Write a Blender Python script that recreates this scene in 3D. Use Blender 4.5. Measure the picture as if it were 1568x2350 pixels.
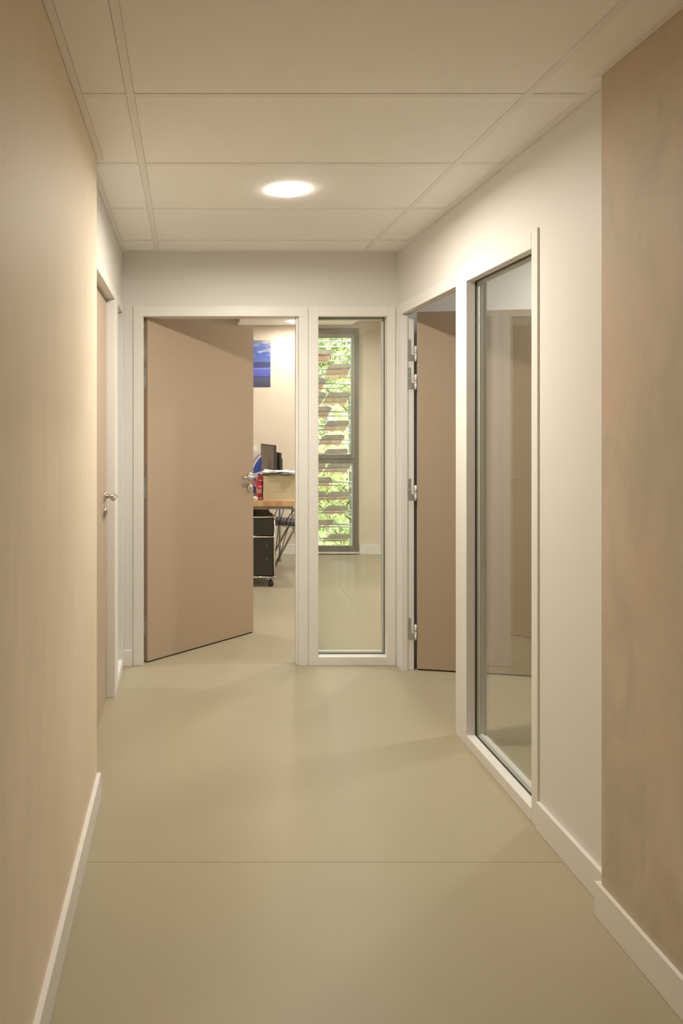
import bpy, bmesh, math, random
from mathutils import Vector, Matrix

random.seed(7)
SC = bpy.context.scene
COL = SC.collection
for o in list(bpy.data.objects):
    bpy.data.objects.remove(o, do_unlink=True)

# ------------------------------------------------------------------ camera
cam_d = bpy.data.cameras.new('camera')
cam = bpy.data.objects.new('camera', cam_d)
COL.objects.link(cam)
cam.location = (0, 0, 1.409)
cam.rotation_euler = (math.pi / 2, 0, 0)
cam_d.sensor_fit = 'HORIZONTAL'
cam_d.sensor_width = 36.0
cam_d.lens = 36.0 * 1709.0 / 1568.0
cam_d.shift_x = (784.0 - 429.0) / 1568.0
cam_d.shift_y = (968.3 - 1175.0) / 1568.0
cam_d.clip_start = 0.02
cam_d.clip_end = 200
SC.camera = cam

# ------------------------------------------------------------------ world, sun, exposure
SC.view_settings.view_transform = 'Standard'
SC.view_settings.look = 'None'
SC.view_settings.exposure = 0.80
SC.cycles.max_bounces = 24
SC.cycles.diffuse_bounces = 12
SC.cycles.transparent_max_bounces = 16
SC.view_settings.gamma = 1.0
SC.view_settings.use_curve_mapping = False
world = bpy.data.worlds.new('sky')
SC.world = world
world.use_nodes = True
wn = world.node_tree
bg = wn.nodes['Background']
sky = wn.nodes.new('ShaderNodeTexSky')
sky.sky_type = 'NISHITA'
sky.sun_disc = False
sky.sun_elevation = math.radians(52)
sky.sun_rotation = math.radians(95)
sky.air_density = 1.0
sky.dust_density = 3.0
wn.links.new(sky.outputs[0], bg.inputs[0])
bg.inputs[1].default_value = 1.1

sun_d = bpy.data.lights.new('sun', 'SUN')
sun_d.energy = 9.0
sun_d.angle = math.radians(1.0)
sun_d.color = (1.0, 0.95, 0.84)
sun = bpy.data.objects.new('sun', sun_d)
COL.objects.link(sun)
sun.location = (20, 6, 20)
sun.rotation_euler = Vector((-0.72, 0.16, -0.80)).to_track_quat('-Z', 'Y').to_euler()

WARM = (1.0, 0.93, 0.80)
COOL = (1.0, 0.965, 0.89)
HALL_W, OFFICE_W, ROOM_W, REAR_W = 18.0, 8.0, 9.0, 2.2

# ------------------------------------------------------------------ materials
MATS = {}

def new_mat(name):
    m = bpy.data.materials.new(name)
    m.use_nodes = True
    MATS[name] = m
    return m, m.node_tree.nodes, m.node_tree.links, m.node_tree.nodes['Principled BSDF']

def plain(name, col, rough=0.5, metal=0.0, spec=0.5, var=0.0, scale=8.0, bump=0.0, bscale=120.0, stretch=(1, 1, 1)):
    """Principled with a little procedural variation in colour and relief."""
    m, n, l, p = new_mat(name)
    p.inputs['Base Color'].default_value = (*col, 1)
    p.inputs['Roughness'].default_value = rough
    p.inputs['Metallic'].default_value = metal
    p.inputs['Specular IOR Level'].default_value = spec
    tc = n.new('ShaderNodeTexCoord')
    mp = n.new('ShaderNodeMapping')
    mp.inputs['Scale'].default_value = stretch
    l.new(tc.outputs['Object'], mp.inputs[0])
    nz = n.new('ShaderNodeTexNoise')
    nz.inputs['Scale'].default_value = scale
    nz.inputs['Detail'].default_value = 5
    l.new(mp.outputs[0], nz.inputs['Vector'])
    mx = n.new('ShaderNodeMix')
    mx.data_type = 'RGBA'
    lo = tuple(max(0, c * (1 - var)) for c in col)
    hi = tuple(min(1, c * (1 + var)) for c in col)
    mx.inputs[6].default_value = (*lo, 1)
    mx.inputs[7].default_value = (*hi, 1)
    l.new(nz.outputs[0], mx.inputs[0])
    l.new(mx.outputs[2], p.inputs['Base Color'])
    if bump > 0:
        nb = n.new('ShaderNodeTexNoise')
        nb.inputs['Scale'].default_value = bscale
        nb.inputs['Detail'].default_value = 3
        l.new(mp.outputs[0], nb.inputs['Vector'])
        b = n.new('ShaderNodeBump')
        b.inputs['Strength'].default_value = bump
        b.inputs['Distance'].default_value = 0.002
        l.new(nb.outputs[0], b.inputs['Height'])
        l.new(b.outputs[0], p.inputs['Normal'])
    return m

def plaster(name, c1, c2, c3, big=1.3, amount=1.0, stretch=(6, 6, 0.9), tilt=0.35, patch=None):
    """Trowelled plaster: large soft clouds plus long brushed streaks and a faint relief."""
    m, n, l, p = new_mat(name)
    p.inputs['Roughness'].default_value = 0.62
    p.inputs['Specular IOR Level'].default_value = 0.3
    tc = n.new('ShaderNodeTexCoord')
    a = n.new('ShaderNodeTexNoise')
    a.inputs['Scale'].default_value = big
    a.inputs['Detail'].default_value = 4
    a.inputs['Distortion'].default_value = 0.6
    l.new(tc.outputs['Object'], a.inputs['Vector'])
    r = n.new('ShaderNodeValToRGB')
    r.color_ramp.elements[0].position = 0.36
    r.color_ramp.elements[0].color = (*c1, 1)
    r.color_ramp.elements[1].position = 0.66
    r.color_ramp.elements[1].color = (*c2, 1)
    l.new(a.outputs[0], r.inputs[0])
    mp = n.new('ShaderNodeMapping')
    mp.inputs['Scale'].default_value = stretch
    mp.inputs['Rotation'].default_value = (tilt, 0.0, 0.0)
    l.new(tc.outputs['Object'], mp.inputs[0])
    s = n.new('ShaderNodeTexNoise')
    s.inputs['Scale'].default_value = 2.2
    s.inputs['Detail'].default_value = 8
    s.inputs['Roughness'].default_value = 0.62
    s.inputs['Distortion'].default_value = 1.1
    l.new(mp.outputs[0], s.inputs['Vector'])
    r2 = n.new('ShaderNodeValToRGB')
    r2.color_ramp.elements[0].position = 0.42
    r2.color_ramp.elements[0].color = (0, 0, 0, 1)
    r2.color_ramp.elements[1].position = 0.72
    r2.color_ramp.elements[1].color = (1, 1, 1, 1)
    l.new(s.outputs[0], r2.inputs[0])
    k = n.new('ShaderNodeMath')
    k.operation = 'MULTIPLY'
    k.inputs[1].default_value = 0.9 * amount
    l.new(r2.outputs[0], k.inputs[0])
    mx = n.new('ShaderNodeMix')
    mx.data_type = 'RGBA'
    l.new(k.outputs[0], mx.inputs[0])
    l.new(r.outputs[0], mx.inputs[6])
    mx.inputs[7].default_value = (*c3, 1)
    last = mx.outputs[2]
    if patch:
        mp3 = n.new('ShaderNodeMapping')
        mp3.inputs['Scale'].default_value = (2.2, 2.2, 1.0)
        mp3.inputs['Rotation'].default_value = (-0.5, 0, 0)
        l.new(tc.outputs['Object'], mp3.inputs[0])
        q = n.new('ShaderNodeTexNoise')
        q.inputs['Scale'].default_value = 1.5
        q.inputs['Detail'].default_value = 5
        q.inputs['Distortion'].default_value = 1.4
        l.new(mp3.outputs[0], q.inputs['Vector'])
        r3 = n.new('ShaderNodeValToRGB')
        r3.color_ramp.elements[0].position = 0.50
        r3.color_ramp.elements[0].color = (0, 0, 0, 1)
        r3.color_ramp.elements[1].position = 0.68
        r3.color_ramp.elements[1].color = (0.75, 0.75, 0.75, 1)
        l.new(q.outputs[0], r3.inputs[0])
        mx3 = n.new('ShaderNodeMix')
        mx3.data_type = 'RGBA'
        l.new(r3.outputs[0], mx3.inputs[0])
        l.new(last, mx3.inputs[6])
        mx3.inputs[7].default_value = (*patch, 1)
        last = mx3.outputs[2]
    l.new(last, p.inputs['Base Color'])
    b = n.new('ShaderNodeBump')
    b.inputs['Strength'].default_value = 0.10
    b.inputs['Distance'].default_value = 0.003
    l.new(s.outputs[0], b.inputs['Height'])
    l.new(b.outputs[0], p.inputs['Normal'])
    return m

def glass(name, tint=(0.95, 0.97, 0.95)):
    """Thin clear pane: transparent with Fresnel reflection on both faces (index kept physical on the back faces)."""
    m = bpy.data.materials.new(name)
    m.use_nodes = True
    n, l = m.node_tree.nodes, m.node_tree.links
    n.clear()
    out = n.new('ShaderNodeOutputMaterial')
    mix = n.new('ShaderNodeMixShader')
    tr = n.new('ShaderNodeBsdfTransparent')
    tr.inputs[0].default_value = (*tint, 1)
    gl = n.new('ShaderNodeBsdfGlossy')
    gl.inputs['Roughness'].default_value = 0.0
    gl.inputs[0].default_value = (1, 1, 1, 1)
    geo = n.new('ShaderNodeNewGeometry')
    mr = n.new('ShaderNodeMapRange')
    mr.inputs[3].default_value = 1.5
    mr.inputs[4].default_value = 1 / 1.5
    fr = n.new('ShaderNodeFresnel')
    l.new(geo.outputs['Backfacing'], mr.inputs[0])
    l.new(mr.outputs[0], fr.inputs[0])
    l.new(fr.outputs[0], mix.inputs[0])
    l.new(tr.outputs[0], mix.inputs[1])
    l.new(gl.outputs[0], mix.inputs[2])
    l.new(mix.outputs[0], out.inputs[0])
    MATS[name] = m
    return m

def emit(name, col, strength):
    m = bpy.data.materials.new(name)
    m.use_nodes = True
    n, l = m.node_tree.nodes, m.node_tree.links
    p = n['Principled BSDF']
    p.inputs['Base Color'].default_value = (0.9, 0.9, 0.88, 1)
    p.inputs['Emission Color'].default_value = (*col, 1)
    p.inputs['Emission Strength'].default_value = strength
    MATS[name] = m
    return m

M_WHITE = plain('white_paint', (0.725, 0.71, 0.68), 0.55, spec=0.3, var=0.012, scale=3, bump=0.05, bscale=260)
M_TRIM = plain('white_lacquer', (0.77, 0.755, 0.725), 0.38, spec=0.4, var=0.01, scale=5)
M_TILE = plain('ceiling_board', (0.92, 0.905, 0.885), 0.85, spec=0.2, var=0.02, scale=6, bump=0.12, bscale=400)
M_BAR = plain('ceiling_bar_enamel', (0.85, 0.83, 0.80), 0.5, spec=0.4, var=0.01)
M_VOID = plain('ceiling_void', (0.10, 0.095, 0.085), 0.9)
M_DOOR = plain('tan_laminate', (0.455, 0.357, 0.265), 0.42, spec=0.4, var=0.02, scale=2.0, bump=0.04, bscale=500)
M_EDGE = plain('tan_door_edge', (0.36, 0.26, 0.175), 0.5, var=0.03, scale=6)
M_DARK = plain('dark_rubber', (0.03, 0.028, 0.025), 0.6)
M_STEEL = plain('brushed_steel', (0.62, 0.59, 0.54), 0.28, metal=1.0, var=0.05, scale=40, stretch=(1, 1, 8))
M_ZINC = plain('zinc_plate', (0.52, 0.54, 0.50), 0.42, metal=0.7, var=0.12, scale=50)
M_NYLON = plain('white_sleeve', (0.78, 0.78, 0.74), 0.4)
M_CHROME = plain('chrome', (0.78, 0.77, 0.75), 0.12, metal=1.0, var=0.02)
M_PLAST_L = plaster('plaster_left', (0.76, 0.655, 0.52), (0.83, 0.725, 0.585), (0.70, 0.625, 0.50), 1.2, 0.5, (4.5, 4.5, 0.8))
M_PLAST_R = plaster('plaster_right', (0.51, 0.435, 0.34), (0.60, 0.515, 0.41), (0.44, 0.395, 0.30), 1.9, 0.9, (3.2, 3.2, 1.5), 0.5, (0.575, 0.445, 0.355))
M_PLAST_O = plaster('plaster_office', (0.68, 0.605, 0.50), (0.75, 0.675, 0.57), (0.66, 0.60, 0.505), 1.1, 0.45, (2.5, 2.5, 1.2), 0.5)
M_GLASS = glass('clear_glass')
M_ALU = plain('grey_aluminium', (0.205, 0.195, 0.158), 0.42, metal=0.25, var=0.03, scale=10)
M_SPACER = plain('spacer_white', (0.62, 0.62, 0.58), 0.5)
M_LED = emit('lamp_diffuser', (1.0, 0.93, 0.80), 22.0)
M_ROD = plain('rod_steel', (0.46, 0.47, 0.46), 0.35, metal=0.5, var=0.03)

def floor_material():
    m, n, l, p = new_mat('vinyl_floor')
    p.inputs['Roughness'].default_value = 0.36
    p.inputs['Specular IOR Level'].default_value = 0.42
    tc = n.new('ShaderNodeTexCoord')
    a = n.new('ShaderNodeTexNoise')
    a.inputs['Scale'].default_value = 1.1
    a.inputs['Detail'].default_value = 4
    l.new(tc.outputs['Object'], a.inputs['Vector'])
    r = n.new('ShaderNodeValToRGB')
    r.color_ramp.elements[0].position = 0.3
    r.color_ramp.elements[0].color = (0.362, 0.320, 0.226, 1)
    r.color_ramp.elements[1].position = 0.7
    r.color_ramp.elements[1].color = (0.402, 0.346, 0.245, 1)
    l.new(a.outputs[0], r.inputs[0])
    f = n.new('ShaderNodeTexNoise')
    f.inputs['Scale'].default_value = 300
    f.inputs['Detail'].default_value = 2
    l.new(tc.outputs['Object'], f.inputs['Vector'])
    mx = n.new('ShaderNodeMix')
    mx.data_type = 'RGBA'
    mx.blend_type = 'OVERLAY'
    mx.inputs[0].default_value = 0.06
    l.new(r.outputs[0], mx.inputs[6])
    l.new(f.outputs[0], mx.inputs[7])
    l.new(mx.outputs[2], p.inputs['Base Color'])
    g = n.new('ShaderNodeTexNoise')
    g.inputs['Scale'].default_value = 2.3
    g.inputs['Detail'].default_value = 6
    l.new(tc.outputs['Object'], g.inputs['Vector'])
    rr = n.new('ShaderNodeMapRange')
    rr.inputs[3].default_value = 0.32
    rr.inputs[4].default_value = 0.45
    l.new(g.outputs[0], rr.inputs[0])
    l.new(rr.outputs[0], p.inputs['Roughness'])
    b = n.new('ShaderNodeBump')
    b.inputs['Strength'].default_value = 0.03
    b.inputs['Distance'].default_value = 0.001
    l.new(f.outputs[0], b.inputs['Height'])
    l.new(b.outputs[0], p.inputs['Normal'])
    return m
M_FLOOR = floor_material()
M_SEAM = plain('floor_weld', (0.43, 0.375, 0.27), 0.4)

# ------------------------------------------------------------------ mesh helpers
def add_box(bm, x0, x1, y0, y1, z0, z1, bev=0.0, seg=1):
    vs = [bm.verts.new((x, y, z)) for x in (x0, x1) for y in (y0, y1) for z in (z0, z1)]
    idx = [(0, 1, 3, 2), (4, 6, 7, 5), (0, 4, 5, 1), (2, 3, 7, 6), (0, 2, 6, 4), (1, 5, 7, 3)]
    fs = [bm.faces.new([vs[i] for i in f]) for f in idx]
    if bev > 0:
        es = set(e for f in fs for e in f.edges)
        bmesh.ops.bevel(bm, geom=list(es), offset=bev, segments=seg, affect='EDGES', profile=0.5)
    return vs

def add_tube(bm, pts, r, n=10, cap=True):
    pts = [Vector(p) for p in pts]
    rings = []
    up = None
    for i, p in enumerate(pts):
        if i == 0:
            t = pts[1] - p
        elif i == len(pts) - 1:
            t = p - pts[i - 1]
        else:
            t = (pts[i + 1] - p).normalized() + (p - pts[i - 1]).normalized()
        t.normalize()
        if up is None:
            up = Vector((0, 0, 1)) if abs(t.z) < 0.9 else Vector((1, 0, 0))
        a = t.cross(up).normalized()
        up = a.cross(t).normalized()
        rings.append([bm.verts.new(p + (a * math.cos(k * 2 * math.pi / n) + up * math.sin(k * 2 * math.pi / n)) * r) for k in range(n)])
    for i in range(len(rings) - 1):
        for k in range(n):
            f = bm.faces.new([rings[i][k], rings[i][(k + 1) % n], rings[i + 1][(k + 1) % n], rings[i + 1][k]])
            f.smooth = True
    if cap:
        bm.faces.new(rings[0][::-1])
        bm.faces.new(rings[-1])

def add_lathe(bm, prof, n=24, c=(0, 0, 0), axis='Z', flip=False):
    """prof: list of (radius, height) along the axis."""
    rings = []
    for (r, h) in prof:
        ring = []
        for k in range(n):
            a = 2 * math.pi * k / n
            if axis == 'Z':
                v = (r * math.cos(a), r * math.sin(a), h)
            elif axis == 'Y':
                v = (r * math.cos(a), h, r * math.sin(a))
            else:
                v = (h, r * math.cos(a), r * math.sin(a))
            ring.append(bm.verts.new(Vector(v) + Vector(c)))
        rings.append(ring)
    for i in range(len(rings) - 1):
        for k in range(n):
            f = bm.faces.new([rings[i][k], rings[i][(k + 1) % n], rings[i + 1][(k + 1) % n], rings[i + 1][k]])
            f.smooth = True
    bm.faces.new(rings[0])
    bm.faces.new(rings[-1])
    return rings

def add_prism(bm, poly, d0, d1, axis='Y'):
    """poly: 2-D outline; axis Y -> (x,z) outline extruded along y; X -> (y,z); Z -> (x,y)."""
    def P(a, b, d):
        return {'Y': (a, d, b), 'X': (d, a, b), 'Z': (a, b, d)}[axis]
    A = [bm.verts.new(P(a, b, d0)) for a, b in poly]
    B = [bm.verts.new(P(a, b, d1)) for a, b in poly]
    n = len(poly)
    bm.faces.new(A)
    bm.faces.new(B[::-1])
    for i in range(n):
        bm.faces.new([A[i], B[i], B[(i + 1) % n], A[(i + 1) % n]])

def obj(name, bm, mat, parent=None, world_coords=True, smooth=False):
    """Link bm as one mesh object. With a parent, world_coords says the mesh is written in world space."""
    bmesh.ops.recalc_face_normals(bm, faces=bm.faces[:])
    me = bpy.data.meshes.new(name)
    if parent is not None and world_coords:
        bm.transform(Matrix.LocRotScale(parent.location, parent.rotation_euler, None).inverted())
    bm.to_mesh(me)
    bm.free()
    if smooth:
        for p in me.polygons:
            p.use_smooth = True
    me.materials.append(mat)
    o = bpy.data.objects.new(name, me)
    COL.objects.link(o)
    if parent is not None:
        o.parent = parent
    return o

def sub(name, bm, mat, part, root, smooth=False):
    """A sub-part written in world coordinates, under a part that sits unmoved in its root."""
    bm.transform(Matrix.LocRotScale(root.location, root.rotation_euler, None).inverted())
    bmesh.ops.recalc_face_normals(bm, faces=bm.faces[:])
    o = obj(name, bm, mat, part, False, smooth)
    return o

def BM():
    return bmesh.new()

def boxobj(name, b, mat, parent=None, bev=0.0, world_coords=True):
    bm = BM()
    add_box(bm, *b, bev=bev)
    return obj(name, bm, mat, parent, world_coords)

def tag(o, label=None, cat=None, group=None, kind=None):
    if label:
        o['label'] = label
    if cat:
        o['category'] = cat
    if group:
        o['group'] = group
    if kind:
        o['kind'] = kind
    return o

def thing(name, loc, label, cat, rotz=0.0, group=None, kind=None):
    o = bpy.data.objects.new(name, None)
    COL.objects.link(o)
    o.empty_display_size = 0.1
    o.location = loc
    o.rotation_euler = (0, 0, rotz)
    return tag(o, label, cat, group, kind)

def setting(name, label, loc=(0, 0, 0), cat=None):
    return thing(name, loc, label, cat, kind='structure')

def struct(o, label):
    return tag(o, label, None, None, 'structure')

# ------------------------------------------------------------------ numbers of the place (metres; y = depth from camera)
CEIL = 2.394
ROOF = 2.78
XL, XR = -0.375, 1.2205            # far hallway walls
XPL, DPL = -0.3366, 2.783          # near plaster wall, left
XPR, DPR = 1.177, 2.113            # near plaster wall, right
DB = 4.312                         # wall at the end of the hallway
DO = 4.41                          # its office face
DW = 7.93                          # office window wall
HEAD, CASE = 2.02, 2.079

# ------------------------------------------------------------------ floor, roof, outer shell
fl = boxobj('floor', (-2.75, 4.5, -3.1, 8.2, -0.2, 0.0), M_FLOOR)
struct(fl, 'smooth olive beige vinyl floor running from hallway into office')
for (x0, x1, y0, y1) in ((-0.318, 1.205, 2.3838, 2.3860), (-0.251, 0.646, 4.351, 4.355), (1.214, 1.30, 3.37, 3.374)):
    boxobj('floor_seam', (x0, x1, y0, y1, 0.0, 0.0008), M_SEAM, fl)
rf = boxobj('roof', (-2.75, 4.5, -3.1, 8.2, ROOF, ROOF + 0.2), plain('dark_soffit', (0.33, 0.285, 0.215), 0.8, var=0.05))  # slab colour darkened for the shade above the rafts, cutting bounce
struct(rf, 'plain slab over the whole floor of rooms')

# ------------------------------------------------------------------ hallway walls
def joined(name, boxes, mat, label):
    bm = BM()
    for b in boxes:
        add_box(bm, *b)
    return struct(obj(name, bm, mat), label)

joined('wall_left_near', [(-0.47, XPL, -3.0, DPL, 0, ROOF)], M_PLAST_L, 'beige trowelled plaster wall nearest the camera on the left')
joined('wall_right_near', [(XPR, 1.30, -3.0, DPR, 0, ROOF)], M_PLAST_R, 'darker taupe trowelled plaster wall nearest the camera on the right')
LD0, LD1 = 2.895, 3.805            # left door opening
LS0, LS1 = 3.964, 4.262            # left sidelight opening
joined('wall_left', [(-0.47, XL, DPL, 2.86, 0, ROOF), (-0.47, XL, 2.86, DB, 2.06, ROOF), (-0.47, XL, 4.302, DB, 0, 2.06)],
       M_WHITE, 'white painted wall above the left door')
RD0, RD1 = 3.362, 4.212            # right door opening
RS0, RS1 = 2.624, 3.236            # right sidelight opening
joined('wall_right', [(XR, 1.30, DPR, 2.60, 0, ROOF), (XR, 1.30, 2.60, DB, 2.06, ROOF), (XR, 1.30, 4.28, DB, 0, 2.06)],
       M_WHITE, 'white painted wall around the right door and its tall glass panel')
joined('wall_back', [(-2.6, -0.29, DB, DO, 0, ROOF), (-0.29, 1.185, DB, DO, 2.055, ROOF), (1.185, 4.3, DB, DO, 0, ROOF)],
       M_WHITE, 'white painted wall at the end of the hallway')
joined('wall_front', [(-2.75, 4.5, -3.1, -3.0, 0, ROOF)], M_WHITE, 'white wall closing the hallway behind the camera')
joined('wall_office_window', [(-2.6, 1.305, DW, 8.15, 0, ROOF), (1.305, 1.828, DW, 8.15, 2.405, ROOF), (1.305, 1.828, DW, 8.15, -0.2, 0.012), (1.828, 4.5, DW, 8.15, 0, ROOF)],
       M_PLAST_O, 'beige plaster office wall with poster and tall window')
joined('wall_office_left', [(-2.75, -2.6, -3.0, 8.15, 0, ROOF)], M_PLAST_O, 'plaster wall on the far left side')
joined('wall_office_right', [(2.9, 3.05, DO, DW, 0, ROOF)], M_PLAST_O, 'plaster wall on the right side of the office')
joined('wall_side_room', [(4.3, 4.5, -3.0, DW, 0, ROOF), (1.30, 4.3, 0.2, 0.3, 0, ROOF)], M_WHITE, 'white walls of the room on the right')

# ------------------------------------------------------------------ hallway ceiling
BW = 0.024
ce = boxobj('ceiling', (-0.47, 1.30, -3.0, DB, CEIL + 0.06, CEIL + 0.10), M_VOID)
struct(ce, 'suspended hallway ceiling of wide beige boards in a thin grid')
XG0, XG1 = -0.1707, 1.0293
rows = [4.0364 - 0.6 * k for k in range(0, 12)]
TZ = CEIL + 0.0016
def edge_left(d): return XPL if d < DPL - 0.01 else XL
def edge_right(d): return XPR if d < DPR - 0.01 else XR
def tile(x0, x1, y0, y1):
    if x1 - x0 > 0.02 and y1 - y0 > 0.02:
        boxobj('ceiling_tile', (x0, x1, y0, y1, TZ, TZ + 0.015), M_TILE, ce)
tops = [DB - 0.024] + rows
for i in range(len(rows)):
    y1 = tops[i] - 0.0018
    y0 = rows[i] + BW
    if y0 < -2.9:
        break
    tile(XG0 + BW / 2 + 0.0008, XG1 - BW / 2 - 0.0015, y0, y1)
    cuts = [y0] + [d for d in (DPR, DPL) if y0 < d < y1] + [y1]
    for a, b in zip(cuts[:-1], cuts[1:]):
        mid = (a + b) / 2
        tile(edge_left(mid) + 0.023, XG0 - BW / 2 - 0.0015, a, b)
        tile(XG1 + BW / 2 + 0.0008, edge_right(mid) - 0.0235, a, b)
for x in (XG0, XG1):
    boxobj('grid_bar', (x - BW / 2, x + BW / 2, -2.98, DB - 0.001, CEIL, CEIL + 0.03), M_BAR, ce)
for y in rows:
    if y < -2.9:
        break
    m = y + BW / 2
    boxobj('grid_bar', (edge_left(m) + 0.022, XG0 - BW / 2 - 0.0003, y, y + BW, CEIL + 0.0005, CEIL + 0.03), M_BAR, ce)
    boxobj('grid_bar', (XG0 + BW / 2 + 0.0003, XG1 - BW / 2 - 0.0003, y, y + BW, CEIL + 0.0005, CEIL + 0.03), M_BAR, ce)
    boxobj('grid_bar', (XG1 + BW / 2 + 0.0003, edge_right(m) - 0.022, y, y + BW, CEIL + 0.0005, CEIL + 0.03), M_BAR, ce)
for (x0, x1, y0, y1) in ((XL + 0.001, XL + 0.022, DPL, DB - 0.023), (XPL + 0.001, XPL + 0.022, -2.98, DPL + 0.012),
                         (XR - 0.022, XR - 0.001, DPR, DB - 0.023), (XPR - 0.022, XPR - 0.001, -2.98, DPR + 0.012),
                         (XL + 0.001, XR - 0.001, DB - 0.022, DB - 0.001)):
    boxobj('edge_strip', (x0, x1, y0, y1, CEIL - 0.004, CEIL + 0.004), M_BAR, ce)

# ------------------------------------------------------------------ lamps
def ceiling_lamp(loc, r, watts, label, color=WARM, spread=174):
    t = thing('ceiling_lamp', loc, label, 'lamp')
    bm = BM()
    n = 36
    add_lathe(bm, [(r, 0.002), (r, -0.004), (r * 0.97, -0.010), (r * 0.84, -0.014), (r * 0.5, -0.0165), (r * 0.05, -0.017)], n)
    obj('diffuser', bm, M_LED, t, False)
    bm = BM()
    rings = []
    prof = [(r + 0.0005, 0.0), (r + 0.0005, -0.0022), (r + 0.004, -0.0020), (r + 0.006, 0.0)]
    for (q, h) in prof:
        rings.append([bm.verts.new((q * math.cos(2 * math.pi * k / n), q * math.sin(2 * math.pi * k / n), h)) for k in range(n)])
    for i in range(4):
        for k in range(n):
            bm.faces.new([rings[i][k], rings[i][(k + 1) % n], rings[(i + 1) % 4][(k + 1) % n], rings[(i + 1) % 4][k]])
    obj('rim', bm, M_TRIM, t, False, True)
    ld = bpy.data.lights.new('lamp_light', 'AREA')
    ld.shape = 'DISK'
    ld.size = 2 * r
    ld.energy = watts
    ld.color = color
    ld.spread = math.radians(spread)
    lo = bpy.data.objects.new('lamp_light', ld)
    COL.objects.link(lo)
    lo.parent = t
    lo.location = (0, 0, -0.019)
    return t

ceiling_lamp((0.431, 3.162, CEIL + 0.004), 0.083, HALL_W, 'bright round flush ceiling lamp in the hallway ceiling')
ceiling_lamp((1.118, 7.552, 2.432), 0.083, OFFICE_W * 0.62, 'small round lamp in white ceiling panel of the office beyond the open door')
ceiling_lamp((1.118, 5.45, 2.432), 0.083, OFFICE_W * 0.75, 'added fill lamp in the white office panel, unseen behind the door head', COOL, 180)  # added fill lamp, unseen, to light the office floor
ceiling_lamp((-1.3, 6.2, 2.432), 0.083, OFFICE_W * 2.2, 'added unseen fill lamp in the ceiling panel above the left end of the desk', COOL, 180)  # added unseen lamp for diffuse light across the office
ceiling_lamp((2.4, 6.1, 2.432), 0.083, OFFICE_W * 2.6, 'added unseen fill lamp in the ceiling panel at the right side of the office', COOL, 180)  # added unseen lamp to brighten the wall right of the window
ceiling_lamp((2.5, 3.8, 2.50), 0.083, ROOM_W, 'added lamp standing in for daylight in the room to the right, out of sight', (1.0, 0.97, 0.92), 180)  # added lamp in place of daylight in the right-hand room
ceiling_lamp((-1.7, 4.05, 2.50), 0.083, 9.0, 'added lamp standing in for daylight in the room to the left, out of sight', (1.0, 0.99, 0.96), 180)  # added lamp in place of daylight through the left sidelight
ceiling_lamp((0.431, -1.638, CEIL + 0.004), 0.083, REAR_W, 'added dim fill lamp in the hallway ceiling behind the camera', (1.0, 0.84, 0.60))  # added fill lamp lifting the near end of the hallway
boxob = boxobj('ceiling_side_room', (1.30, 4.3, 0.3, DB, 2.50, 2.54), M_WHITE)
struct(boxob, 'white ceiling of the room on the right')
struct(boxobj('ceiling_left_room', (-2.6, -0.47, -3.0, DB, 2.50, 2.54), M_WHITE), 'white ceiling of the room on the left')

# white ceiling rafts of the office; side two added to hold fill lamps
for (x0, x1, y0, y1, lab) in ((0.537, 1.737, 4.75, 7.87, 'white rectangular ceiling panel with a lamp, hung below the darker office ceiling'),
                              (1.95, 2.85, 4.75, 6.85, 'added white panel for a fill lamp at the right side of the office, hidden from the hallway'),
                              (-1.9, -0.7, 4.75, 7.87, 'added white panel for a fill lamp at the left side of the office, behind the open door')):
    isl = boxobj('ceiling_raft', (x0, x1, y0, y1, 2.432, 2.47), M_TILE, None, 0.003)
    tag(isl, lab, 'ceiling panel', 'office ceiling panels')
    for x in (x0 + 0.25, x1 - 0.25):
        for y in (y0 + 0.3, y1 - 0.4):
            bm = BM()
            add_tube(bm, [(x, y, 2.468), (x, y, ROOF + 0.002)], 0.004, 6)
            obj('hanger', bm, M_STEEL, isl)

# ------------------------------------------------------------------ baseboards
BH = 0.098
def base(name, b, label):
    return struct(boxobj(name, b, M_TRIM, None, 0.0015), label)
base('baseboard_left', (XPL, XPL + 0.0155, -2.98, DPL + 0.004, 0, BH), 'white baseboard along the near left plaster wall')
base('baseboard_right', (XR - 0.015, XR, DPR + 0.017, 2.574, 0, BH), 'white baseboard below the white wall right of the tall glass panel')
base('baseboard_right_near', (XPR - 0.0125, XPR, -2.98, DPR + 0.016, 0, BH), 'white baseboard along the near right plaster wall')
base('baseboard_right_return', (XPR, XR, DPR, DPR + 0.016, 0, BH), 'short white baseboard return at the corner of the right plaster wall')
base('baseboard_back', (XL + 0.004, -0.316, DB - 0.012, DB, 0, 0.09), 'short white baseboard left of the open office door')
base('baseboard_office', (-2.6, 1.296, DW - 0.013, DW, 0, 0.105), 'white baseboard under the office poster wall')
base('baseboard_office_right', (1.836, 2.9, DW - 0.013, DW, 0, 0.105), 'white baseboard right of the tall office window')

# ------------------------------------------------------------------ end wall: door frame (trim_1) and sidelight (window_1)
F0 = DB - 0.007                    # casing face
def pieces(parent, name, boxes, mat=M_TRIM, bev=0.0016):
    for b in boxes:
        boxobj(name, b, mat, parent, bev)

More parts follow.
